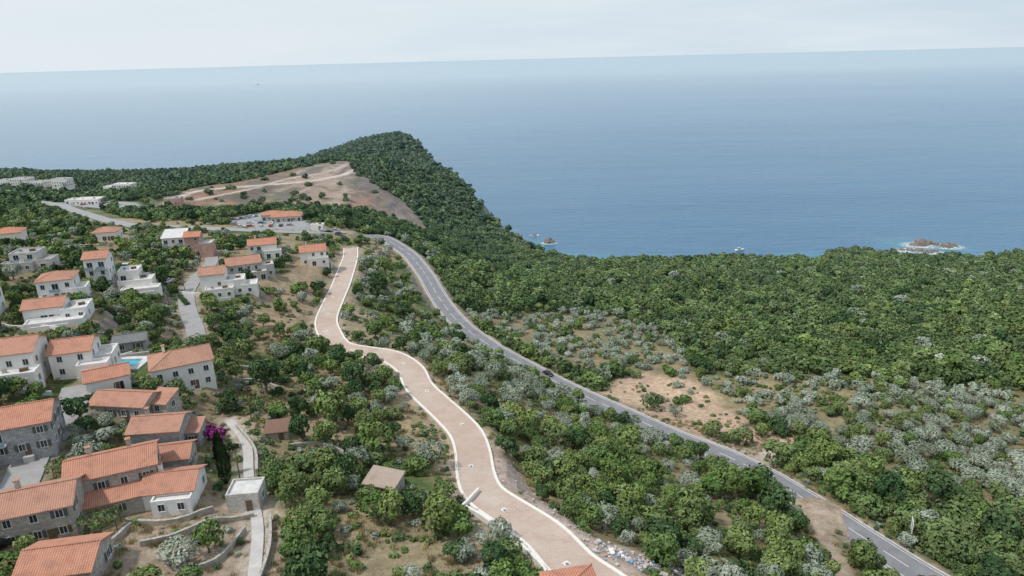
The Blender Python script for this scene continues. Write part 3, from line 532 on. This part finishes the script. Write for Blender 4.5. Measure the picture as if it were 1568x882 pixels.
def classify(x,y):
    n1=fbm(x/18,y/18,51);n2=rng.uniform(0,1,len(x));side=x>roadx(R_['road'],y);btw=(~side)&(x>roadx(R_['pink'],y))&(y<370)
    ol=sdist(x,y,OL1)>0;p=np.full(len(x),.6);sp=np.full(len(x),0);rad=rng.uniform(1.4,3.2,len(x))
    lm=(~side)&(~btw);sp[lm]=np.where(n2<.42,0,np.where(n2<.6,1,np.where(n2<.84,2,3)))[lm];p=np.where(lm,.22+.62*smooth(.4,.58,n1),p)
    p=np.where(btw,.45+.4*smooth(.38,.55,n1),p);sp=np.where(btw,np.where(n2<.32,0,np.where(n2<.44,3,np.where(n2<.93,2,1))),sp);sp=np.where(btw&(y<150)&(sp==2)&(rng.uniform(0,1,len(x))<.55),0,sp)
    fo=side&(~ol);p=np.where(fo,.97,p);sp=np.where(fo,np.where(n2<.74,3,np.where(n2<.9,0,np.where(n2<.96,1,2))),sp);rad=np.where(fo,1.9+3.0*rng.uniform(0,1,len(x))**1.4,rad)
    o2=side&ol;p=np.where(o2,.45+.3*smooth(.38,.55,n1),p);sp=np.where(o2,np.where(n2<.74,2,np.where(n2<.88,3,0)),sp);rad=np.where(o2,rng.uniform(1.7,3.2,len(x)),rad)
    fr=(y>400)&(x<0);p=np.where(fr,.93,p);sp=np.where(fr,np.where(n2<.7,3,1),sp);rad=np.where(fr,rng.uniform(1.9,4.2,len(x)),rad)
    for poly,q in ((EXC,.03),(BA1,.08),(BA2,.3),(BA3,.25),(RUB,0),(RB2,0.02),(DRY,.12),(GARD,.12),(LAWN,.3)):
        p=np.where(sdist(x,y,poly)>0,q,p)
    p=np.where((sdist(x,y,EXC)>-22)&(y<600),np.minimum(p,.08),p);p=np.where(sdist(x,y,[(-360,560),(-365,495),(-290,450),(-255,500),(-275,560)])>0,.05,p)
    p=np.where(sdist(x,y,COAST)<6,0,p)
    return p,sp,rad
mid={k:[] for k in ('green','dark','olive','maquis')};farl={'maquis':[],'dark':[]}
KS=['green','dark','olive','maquis']
def run(x,y,scale_r=1.):
    p,sp,rad=classify(x,y);rad=rad*scale_r;m=(rng.uniform(0,1,len(x))<p);x,y,sp,rad=x[m],y[m],sp[m],rad[m];m=clear(x,y,rad);x,y,sp,rad=x[m],y[m],sp[m],rad[m];z=height(x,y)
    if len(x) and y.max()>600:
        g=np.hypot(height(x+3,y)-z,height(x,y+3)-z)/3;m=(g<.75+.5*rng.uniform(0,1,len(x)))&(z>3);x,y,z,sp,rad=x[m],y[m],z[m],sp[m],rad[m]
    return x,y,z,sp,rad
x,y=cand(-170,200,66,205,3.9);x,y,z,sp,rad=run(x,y)
TN={'green':'broadleaf_tree','dark':'dark_green_tree','olive':'olive_tree','maquis':'holm_oak_tree'}
def tree(k,x,y,z,r,hs=1.):
    o=bpy.data.objects.new(TN[k],random.choice(NEAR[k]));COL.objects.link(o);o.location=(x,y,z-.15);s=r/3;o.scale=(s*random.uniform(.85,1.15),s*random.uniform(.85,1.15),s*hs*random.uniform(.8,1.2));o.rotation_euler=(random.gauss(0,.05),random.gauss(0,.05),random.uniform(0,6.28))
for i in range(len(x)): tree(KS[sp[i]],x[i],y[i],z[i],rad[i])
for (bx,by,k,r) in [(-40,133,'green',4.6),(-28,120,'green',3.8),(-59,147,'dark',4.2),(-41,158,'dark',3.6),(-58,301,'green',4.5),(-55,261,'dark',4.5),(-23,94,'green',3.2),(-12,90,'green',3.6),(14,144,'dark',3.4),(3,143,'green',3.4),(28,150,'green',3.8),(57,138,'green',4.4),(56,124,'dark',4.2),(35,115,'green',4.2),(86,161,'dark',4.),(88,137,'dark',4.),(-102,178,'green',3.2),(-117,218,'dark',3.4),(-32,103,'green',3.),(-46,84,'green',2.6),(-44,125,'dark',3.),(-84,118,'dark',2.6),(47,132,'green',4.),(22,128,'green',3.8)]:
    tree(k,bx,by,float(height([bx],[by])[0]),r,1.1)
def addmid(x,y,z,sp,rad):
    for i in range(len(x)): mid[KS[sp[i]]].append((x[i],y[i],z[i]-.3,rad[i]))
x,y=cand(-330,330,205,480,4.3);addmid(*run(x,y))
x,y=cand(-330,480,480,640,5.0);addmid(*run(x,y))
x,y=cand(330,480,330,480,5.5);addmid(*run(x,y))
x,y=cand(-1150,-330,300,640,7.5)
def addfar(x,y,z,sp,rad):
    for i in range(len(x)): farl['dark' if sp[i]==1 else 'maquis'].append((x[i],y[i],z[i]-.5,rad[i]*1.25))
addfar(*run(x,y,1.2));x,y=cand(-1150,60,640,1510,6.8);addfar(*run(x,y,1.15))
for nm,dct,pr in (('grove',mid,MID),('distant_forest',farl,FARM)):
    for k,l in dct.items():
        if not l: continue
        a=np.array(l);coll=protos('%s_%s_variants'%(nm,k),pr[k]);s=a[:,3]/3;sc=np.stack([s,s*rng.uniform(.85,1.15,len(s)),s*rng.uniform(.7,1.2,len(s))],1)
        gn_inst({'green':'broadleaf_woodland','dark':'evergreen_woodland','olive':'olive_grove','maquis':'maquis_forest'}[k]+('' if nm=='grove' else '_distant'),a[:,:3],rng.uniform(0,6.28,len(a)),sc,rng.integers(0,len(pr[k]),len(a)),coll)
x,y=cand(-170,190,66,240,2.1);n1=fbm(x/9,y/9,61);p=.15+.75*smooth(.4,.58,n1);
for poly,q in ((RUB,.03),(RB2,.04),(BA1,.12),(BA2,.3),(GARD,.15)): p=np.where(sdist(x,y,poly)>0,q,p)
m=rng.uniform(0,1,len(x))<p;x,y=x[m],y[m];rd_=rng.uniform(.5,1.35,len(x));m=clear(x,y,rd_,.3);x,y,rd_=x[m],y[m],rd_[m];z=height(x,y)
gn_inst('undergrowth_shrubs',np.stack([x,y,z],1),rng.uniform(0,6.28,len(x)),np.stack([rd_,rd_,rd_*.8],1),rng.integers(0,5,len(x)),protos('shrub_variants',SHR))
x,y=cand(-130,150,66,200,1.5);n1=fbm(x/9,y/9,71);p=.75*smooth(.42,.6,n1);m=rng.uniform(0,1,len(x))<p;x,y=x[m],y[m];m=clear(x,y,np.full(len(x),.4),.2)&(sdist(x,y,RUB)<0);x,y=x[m],y[m];z=height(x,y);s=rng.uniform(.8,1.7,len(x))
gn_inst('dry_grass',np.stack([x,y,z],1),rng.uniform(0,6.28,len(x)),np.stack([s,s,s],1),rng.integers(0,3,len(x)),protos('grass_variants',GR))
def rowveg(name,segs,step,sc,me_list):
    P_=[];
    for (x0,y0,x1,y1) in segs:
        L=math.hypot(x1-x0,y1-y0);k=max(2,int(L/step))
        for i in range(k+1): P_.append((x0+(x1-x0)*i/k,y0+(y1-y0)*i/k))
    P_=np.array(P_);z=height(P_[:,0],P_[:,1]);s=sc*rng.uniform(.85,1.15,len(P_));gn_inst(name,np.stack([P_[:,0],P_[:,1],z],1),rng.uniform(0,6.28,len(P_)),np.stack([s,s,s],1),rng.integers(0,len(me_list),len(P_)),protos(name+'_variants',me_list))
rowveg('garden_hedge',[(-137,199,-112,203),(-135,193,-114,197),(-127,176,-108,178),(-113,158,-100,164),(-124,220,-112,219),(-160,222,-146,224),(-92,124,-82,128),(-110,214,-104,206)],.8,.95,[SHR[2],SHR[2]])
rowveg('vegetable_rows',[(-43+i*.9,101+i*1.6,-27+i*.9,105+i*1.6) for i in range(8)],.8,.38,[SHR[0],SHR[1]])
def cypress(x,y,h,r):
    z=float(height([x],[y])[0]);rg=np.random.default_rng(int(abs(x*7)));mb=MB();mb.tube([(0,0,-1),(0,0,h*.5)],[.25,.1],'bark');nb=len(mb.f);T=[];k='dark';n_=1500
    for i in range(n_):
        t=rg.uniform(.03,1);rr=r*min(1,t*6)*(1-t**2.2)*(1+.15*math.sin(t*19))*rg.uniform(.8,1.05);a=rg.uniform(0,6.28);p=Vector((rr*math.cos(a),rr*math.sin(a),t*h));d=Vector((math.cos(a)*.4,math.sin(a)*.4,1)).normalized();sd=Vector((-math.sin(a),math.cos(a),rg.normal()*.3)).normalized();s=rg.uniform(.15,.32)
        mb.poly([p-d*s,p-sd*s*.5,p+d*s,p+sd*s*.5],k);T.append(rg.uniform(.3,.7))
    me=mb.mesh('cypress_tree');tt=np.concatenate([np.ones(nb),T]);a=me.attributes.new('tint','FLOAT_COLOR','FACE');a.data.foreach_set('color',np.repeat(tt,4).ravel());o=bpy.data.objects.new('cypress_tree',me);COL.objects.link(o);o.location=(x,y,z)
cypress(-52,105,11,1.25);cypress(-57,114,6,.9);cypress(-96,399,11,3.);cypress(-53.5,109,7,.9)
z=float(height([-61],[118])[0])
me=crown_mesh('bougainvillea',501,mat='boug',R=2.2,Hc=2.2,th=.3,nl=7,cnt=700,leaf=.25)
for dx,dy in ((0,0),(2.6,-1.2)):
    o=bpy.data.objects.new('bougainvillea',me);COL.objects.link(o);o.location=(-61.5+dx,119.5+dy,z)
vine=crown_mesh('vine_cover',510,mat='green',R=2.6,Hc=.7,th=2.2,nl=14,cnt=900,leaf=.22,flat=.3,trunk=False,spread=.8)
for (x,y,rot) in [(-63.5,88,20),(-78,103,30),(-66,72,10)]:
    z=float(height([x],[y])[0]);e=empty('vine_pergola',x,y,z,math.radians(rot));mb=MB()
    for a in (-2,0,2):
        for b_ in (-1.5,1.5): mb.box(a,b_,1.1,.12,.12,2.6,'wood')
        mb.box(a,0,2.45,.1,3.6,.12,'wood')
    for b_ in (-1.5,1.5): mb.box(0,b_,2.57,4.8,.1,.1,'wood')
    mb.obj('frame',e);o=bpy.data.objects.new('vine',vine);COL.objects.link(o);o.parent=e
# ------------------------------------------------------------------ vehicles
def carmat(name,c):
    m,nt,b=nodes(name);b.inputs[0].default_value=(*c,1);b.inputs['Metallic'].default_value=.3;b.inputs['Roughness'].default_value=.3;b.inputs['Coat Weight'].default_value=.5;M[name]=m
carmat('paint_black',(.015,.015,.018));carmat('paint_white',(.7,.7,.7));carmat('paint_silver',(.35,.36,.38));carmat('paint_red',(.35,.03,.03));carmat('paint_blue',(.04,.08,.2))
m,nt,b=nodes('headlamp');b.inputs[0].default_value=(.8,.8,.8,1);b.inputs['Roughness'].default_value=.1;M['lamp']=m
m,nt,b=nodes('tail_lamp');b.inputs[0].default_value=(.4,.02,.02,1);M['tail']=m
def carmesh(k):
    mb=MB();W=.9
    prof=[(-2.2,.35),(-2.25,.75),(-2.1,.95),(-1.2,1.0),(.95,.98),(1.75,.85),(2.2,.68),(2.25,.35)]
    for i in range(len(prof)-1):
        a,b_=prof[i],prof[i+1];mb.poly([(a[0],-W*.97,a[1]),(a[0],W*.97,a[1]),(b_[0],W*.97,b_[1]),(b_[0],-W*.97,b_[1])],k)
    for s in (-1,1):
        p=[(q[0],s*W*.97,q[1]) for q in prof];mb.poly(p if s>0 else p[::-1],k)
    mb.poly([(-2.2,-W,.35),(2.25,-W,.35),(2.25,W,.35),(-2.2,W,.35)],'rubber')
    b0=[(-1.95,-.84,.96),(1.05,-.84,.96),(1.05,.84,.96),(-1.95,.84,.96)];t0=[(-1.45,-.64,1.46),(.2,-.64,1.46),(.2,.64,1.46),(-1.45,.64,1.46)];mb.hexa(b0+t0,'glass')
    mb.hexa([(-1.5,-.67,1.44),(.25,-.67,1.44),(.25,.67,1.44),(-1.5,.67,1.44),(-1.4,-.6,1.5),(.12,-.6,1.5),(.12,.6,1.5),(-1.4,.6,1.5)],k)
    for s in (-1,1):
        mb.tube([(-1.93,s*.83,.97),(-1.47,s*.65,1.46)],[.05,.05],k,4);mb.tube([(1.03,s*.83,.97),(.22,s*.65,1.46)],[.05,.05],k,4);mb.tube([(-.5,s*.84,.97),(-.55,s*.66,1.46)],[.05,.05],k,4)
        for wx in (-1.35,1.4): mb.tube([(wx,s*.72,.33),(wx,s*.93,.33)],[.33,.33],'rubber',12);mb.poly([(wx+.31*math.cos(t*math.pi/6),s*.931,.33+.31*math.sin(t*math.pi/6)) for t in range(12)],'metal')
        mb.box(2.2,s*.62,.62,.1,.36,.15,'lamp');mb.box(-2.2,s*.68,.78,.1,.3,.16,'tail');mb.box(.75,s*1.0,1.0,.15,.16,.12,k)
    return mb.mesh('car')
CM={k:carmesh(k) for k in ('paint_black','paint_white','paint_silver','paint_red','paint_blue')}
def car(x,y,rot,k,nm='parked_car',z=None):
    z=float(height([x],[y])[0])+.16 if z is None else z;o=bpy.data.objects.new(nm,CM[k]);COL.objects.link(o);o.location=(x,y,z);o.rotation_euler=(0,0,rot)
q,z,i=side(R_['road'],234,1.8);t=R_['road'].t[i];car(q[0],q[1],math.atan2(t[1],t[0]),'paint_black','car',z+.04)
kk=list(CM)
for i,(x,y) in enumerate([(-165,400),(-164,404),(-163.5,408),(-163,412),(-163,416),(-162,420),(-161,425),(-150,372),(-145,373),(-140,375),(-135,377),(-130,379),(-150,420),(-146,417),(-126,383),(-103,379),(-101,385),(-97,376),(-155,376),(-158,384),(-150,386),(-144,388),(-138,388)]): car(x,y,random.choice([0.2,.3,1.7]),kk[(i*7+i//3)%5])
for x,y,r,k in [(-119,226,1.4,'paint_white'),(-119.5,221,1.5,'paint_silver'),(-76,83.5,.9,'paint_black'),(-90,117,1.3,'paint_silver'),(-330,512,.3,'paint_white'),(-318,505,.3,'paint_red'),(-300,480,.6,'paint_white'),(-310,515,1.2,'paint_black'),(-325,520,.3,'paint_silver')]: car(x,y,r,k)
q,z,i=side(R_['far'],377,1.6);t=R_['far'].t[i];car(q[0],q[1],math.atan2(t[1],t[0]),'paint_white','car',z+.06)
z=float(height([84],[121])[0]);e=empty('billboard_sign',84,121,z,math.radians(65));mb=MB();mb.box(0,0,4.8,2.8,.1,2.6,'white')
for s in (-1,1): mb.box(s*.9,.08,2.9,.12,.1,6.4,'metal')
for h in (4.0,5.6): mb.box(0,.1,h,2.7,.06,.1,'metal')
mb.obj('panel_and_posts',e)
for (x,y) in [(-104.5,196),(-112,222),(-118.5,250),(-57,131),(-49,104),(-94,113)]:
    z=float(height([x],[y])[0]);mb=MB();mb.tube([(0,0,-.5),(0,0,8)],[.14,.09],'wood',8);mb.box(0,0,7.5,1.4,.1,.1,'wood')
    for s in (-.6,0,.6): mb.box(s,0,7.63,.07,.07,.16,'frame')
    o=mb.obj('utility_pole');o.location=(x,y,z)
mb=MB()
M['blue']=simple('blue_plastic',(.1,.25,.5),(.2,.4,.6),2,.5,0)
cx,cy=np.array([15,20,25,30]),np.array([84,82,84,83])
for i in range(620):
    j=random.randrange(4);x=cx[j]+random.gauss(0,2.6);y=cy[j]+random.gauss(0,1.9)
    d,_=R_['pink'].near([x],[y])
    if d[0]<4.3: continue
    s=random.uniform(.1,.4)*random.choice([1,1,1,1.7]);z=float(height([x],[y])[0])+.05
    mb.box(x,y,z+random.uniform(0,.25),s,s*random.uniform(.5,1.4),s*random.uniform(.3,.8),random.choice(['rubble']*5+['white','conc','conc','blue','brick']),random.uniform(0,3))
mb.obj('rubble_pile')
mb=MB()
for i in range(900):
    poly=random.choice([RUB,RB2,BA1,BA3]);p=np.array(poly);x=random.uniform(p[:,0].min(),p[:,0].max());y=random.uniform(p[:,1].min(),p[:,1].max())
    if sdist([x],[y],poly)[0]<0 or min(R_['pink'].near([x],[y])[0][0]-4,R_['road'].near([x],[y])[0][0]-4.6)<0: continue
    s=random.uniform(.1,.4);z=float(height([x],[y])[0])
    mb.box(x,y,z,s,s*random.uniform(.6,1.2),s*.9+.3,'rubble',random.uniform(0,3))
mb.obj('loose_stones')
# ------------------------------------------------------------------ sea rocks, boats
import bmesh
def rock(name,x,y,parts):
    bm=bmesh.new()
    for (dx,dy,r,h) in parts:
        g=bmesh.ops.create_icosphere(bm,subdivisions=4,radius=1)
        for v in g['verts']:
            c=v.co.copy();nz=fbm(np.array([c.x*1.6+dx+c.z]),np.array([c.y*1.6+dy-c.z]),7,5)[0];s=.55+.95*nz;v.co=Vector((x+dx+c.x*r*s,y+dy+c.y*r*s*.9,c.z*h*s))
    me=bpy.data.meshes.new(name);bm.to_mesh(me);bm.free();me.materials.append(M['rock']);o=bpy.data.objects.new(name,me);COL.objects.link(o)
rock('sea_rock',43,746,[(0,0,5,6),(3,1,4,3)]);rock('sea_rock',6,780,[(0,0,5,4),(5,-2,3,2)]);rock('sea_rock',28,783,[(0,0,3,1.2)])
rock('sea_rock',437,700,[(0,0,7,6),(8,3,5,4),(-8,-2,5,3),(14,-1,4,3)]);rock('sea_rock',458,690,[(0,0,6,4.2),(7,2,5,3)]);rock('sea_rock',414,680,[(0,0,4,2.),(8,-2,4,2.4),(-8,2,3,1.6)]);rock('sea_rock',428,672,[(0,0,5,2.4),(8,2,4,1.6)])
m,nt,b=nodes('sea_foam');b.inputs[0].default_value=(.75,.78,.8,1);b.inputs['Roughness'].default_value=.9
tr=N(nt,'ShaderNodeBsdfTransparent');ms=N(nt,'ShaderNodeMixShader');v=wpos(nt);tc=N(nt,'ShaderNodeTexCoord');gr=N(nt,'ShaderNodeTexGradient',gradient_type='SPHERICAL');nt.links.new(tc.outputs['Object'],gr.inputs[0])
ml=N(nt,'ShaderNodeMath',operation='MULTIPLY');nt.links.new(mrange(nt,noise(nt,.35,v,6,.8),.42,.62,0,1.3),ml.inputs[0]);nt.links.new(mrange(nt,gr.outputs[1],0,.4,0,1),ml.inputs[1]);nt.links.new(ml.outputs[0],ms.inputs[0]);nt.links.new(tr.outputs[0],ms.inputs[1]);nt.links.new(b.outputs[0],ms.inputs[2]);nt.links.new(ms.outputs[0],nt.nodes['Material Output'].inputs[0]);M['foam']=m
for (x,y,a,b_) in [(43,745,11,8),(6,779,10,7),(28,783,7,5),(437,698,26,16),(459,688,18,12),(414,679,20,11),(428,671,18,11),(6,745,9,14)]:
    mb=MB();mb.poly([(math.cos(t*.2618),math.sin(t*.2618),0) for t in range(24)],'foam');o=mb.obj('sea_foam');o.location=(x,y,.12);o.scale=(a,b_,1)
def boat(x,y,rot,L):
    mb=MB();pr=[(-.5,.16),(-.2,.2),(.1,.19),(.35,.11),(.52,0.005)]
    for i in range(4):
        (a,wa),(c,wc)=pr[i],pr[i+1]
        za=.09+.02*i;zc=.09+.02*(i+1)
        mb.poly([(a,-wa,za),(c,-wc,zc),(c,wc,zc),(a,wa,za)],'white')
        for s in (-1,1): mb.poly([(a,s*wa,za),(c,s*wc,zc),(c,s*wc*.6,-.03),(a,s*wa*.7,-.03)],'white')
    mb.poly([(-.5,-.16,.09),(-.5,.16,.09),(-.5,.11,-.03),(-.5,-.11,-.03)],'white')
    mb.hexa([(-.2,-.13,.1),(.16,-.12,.12),(.16,.12,.12),(-.2,.13,.1),(-.18,-.1,.26),(.06,-.09,.26),(.06,.09,.26),(-.18,.1,.26)],'glass');mb.box(-.07,0,.27,.28,.22,.02,'white');mb.tube([(-.05,0,.27),(-.05,0,.45)],[.008,.005],'metal')
    o=mb.obj('motor_boat');o.location=(x,y,0);o.rotation_euler=(0,0,rot);o.scale=(L,L,L)
boat(242,696,.2,10);boat(-2437,6990,.3,26)
# ------------------------------------------------------------------ sea
m,nt,b=nodes('sea_water');v=wpos(nt)
mp=N(nt,'ShaderNodeMapping');mp.inputs['Scale'].default_value=(.35,1,1);mp.inputs['Rotation'].default_value=(0,0,.35);nt.links.new(v,mp.inputs[0])
big=noise(nt,.0012,mp.outputs[0],5,.6);c=mixc(nt,mrange(nt,big,.35,.65),(.045,.145,.26),(.075,.19,.31))
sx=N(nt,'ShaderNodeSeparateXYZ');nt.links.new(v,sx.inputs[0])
c=mixc(nt,mrange(nt,sx.outputs[0],300,-900,0,.45),c,(.19,.3,.37))  # left side paled: haze and sun glitter painted into the water colour
c=mixc(nt,mrange(nt,sx.outputs[1],900,8000,0,.85),c,(.32,.44,.51));c=mixc(nt,mrange(nt,sx.outputs[1],14000,45000,0,.6),c,(.2,.36,.46))  # distance haze painted into the water colour, then a bluer band far out
sh=None
for (x,y,r) in [(430,680,60),(60,650,70),(200,600,70),(300,640,55),(8,735,42),(-20,800,35),(430,590,110),(350,620,60),(130,630,70)]:
    d=N(nt,'ShaderNodeVectorMath',operation='DISTANCE');nt.links.new(v,d.inputs[0]);d.inputs[1].default_value=(x,y,0);o=mrange(nt,d.outputs['Value'],r*.2,r,1,0)
    if sh is None: sh=o
    else:
        mx=N(nt,'ShaderNodeMath',operation='MAXIMUM');nt.links.new(sh,mx.inputs[0]);nt.links.new(o,mx.inputs[1]);sh=mx.outputs[0]
mm=N(nt,'ShaderNodeMath',operation='MULTIPLY');nt.links.new(sh,mm.inputs[0]);nt.links.new(mrange(nt,noise(nt,.03,v,4),.35,.65,.1,.85),mm.inputs[1])
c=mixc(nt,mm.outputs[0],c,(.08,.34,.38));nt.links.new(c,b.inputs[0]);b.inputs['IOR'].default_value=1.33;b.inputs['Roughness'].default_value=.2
w1=noise(nt,.11,mp.outputs[0],5,.65);w2=noise(nt,.014,mp.outputs[0],3,.6);ad=N(nt,'ShaderNodeMath',operation='MULTIPLY_ADD');nt.links.new(w2,ad.inputs[0]);ad.inputs[1].default_value=2.;nt.links.new(w1,ad.inputs[2])
bump(nt,ad.outputs[0],b,.95,3.2)
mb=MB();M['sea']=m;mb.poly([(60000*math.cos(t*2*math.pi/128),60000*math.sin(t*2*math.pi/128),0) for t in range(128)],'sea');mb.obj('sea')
# ------------------------------------------------------------------ sky, sun, camera
W=bpy.data.worlds.new('World');SC.world=W;W.use_nodes=True;nt=W.node_tree;bg=nt.nodes['Background']
sk=nt.nodes.new('ShaderNodeTexSky');sk.sky_type='NISHITA';sk.sun_disc=False;sk.sun_elevation=SUN_EL;sk.sun_rotation=SUN_AZ;sk.dust_density=2;sk.air_density=1.2
nt.links.new(sk.outputs[0],bg.inputs[0]);bg.inputs[1].default_value=.14
tc=nt.nodes.new('ShaderNodeTexCoord');sp=nt.nodes.new('ShaderNodeSeparateXYZ');nt.links.new(tc.outputs['Generated'],sp.inputs[0])
mp=nt.nodes.new('ShaderNodeMapping');mp.inputs['Scale'].default_value=(1,1,9);nt.links.new(tc.outputs['Generated'],mp.inputs[0])
nz=noise(nt,2.6,mp.outputs[0],5,.6)
hz=mixc(nt,mrange(nt,sp.outputs[0],-.6,.6),(.76,.84,.9),(.6,.72,.82));hz=mixc(nt,mrange(nt,nz,.35,.7,0,.7),hz,(.8,.86,.9))
b2=nt.nodes.new('ShaderNodeBackground');nt.links.new(hz,b2.inputs[0]);b2.inputs[1].default_value=1.
ms=nt.nodes.new('ShaderNodeMixShader');nt.links.new(mrange(nt,sp.outputs[2],.02,.8,.97,.6),ms.inputs[0]);nt.links.new(bg.outputs[0],ms.inputs[1]);nt.links.new(b2.outputs[0],ms.inputs[2]);nt.links.new(ms.outputs[0],nt.nodes['World Output'].inputs[0])
l=bpy.data.lights.new('sun','SUN');l.energy=2.6;l.angle=math.radians(3);l.color=(1,.96,.9);lo=bpy.data.objects.new('sun',l);COL.objects.link(lo)
dv=Vector((math.sin(SUN_AZ)*math.cos(SUN_EL),math.cos(SUN_AZ)*math.cos(SUN_EL),math.sin(SUN_EL)));lo.rotation_euler=dv.to_track_quat('Z','Y').to_euler()
th=math.radians(18.7);ro=math.radians(1.46)
F=Vector((0,math.cos(th),-math.sin(th)));R0=Vector((1,0,0));U0=Vector((0,math.sin(th),math.cos(th)));Rr=R0*math.cos(ro)-U0*math.sin(ro);Uu=R0*math.sin(ro)+U0*math.cos(ro)
cam=bpy.data.cameras.new('camera');cam.lens=24;cam.clip_start=1;cam.clip_end=200000;co=bpy.data.objects.new('camera',cam);COL.objects.link(co)
co.matrix_world=Matrix(((Rr[0],Uu[0],-F[0],0),(Rr[1],Uu[1],-F[1],0),(Rr[2],Uu[2],-F[2],200),(0,0,0,1)));SC.camera=co
SC.view_settings.view_transform='Standard';SC.view_settings.look='None';SC.view_settings.exposure=0
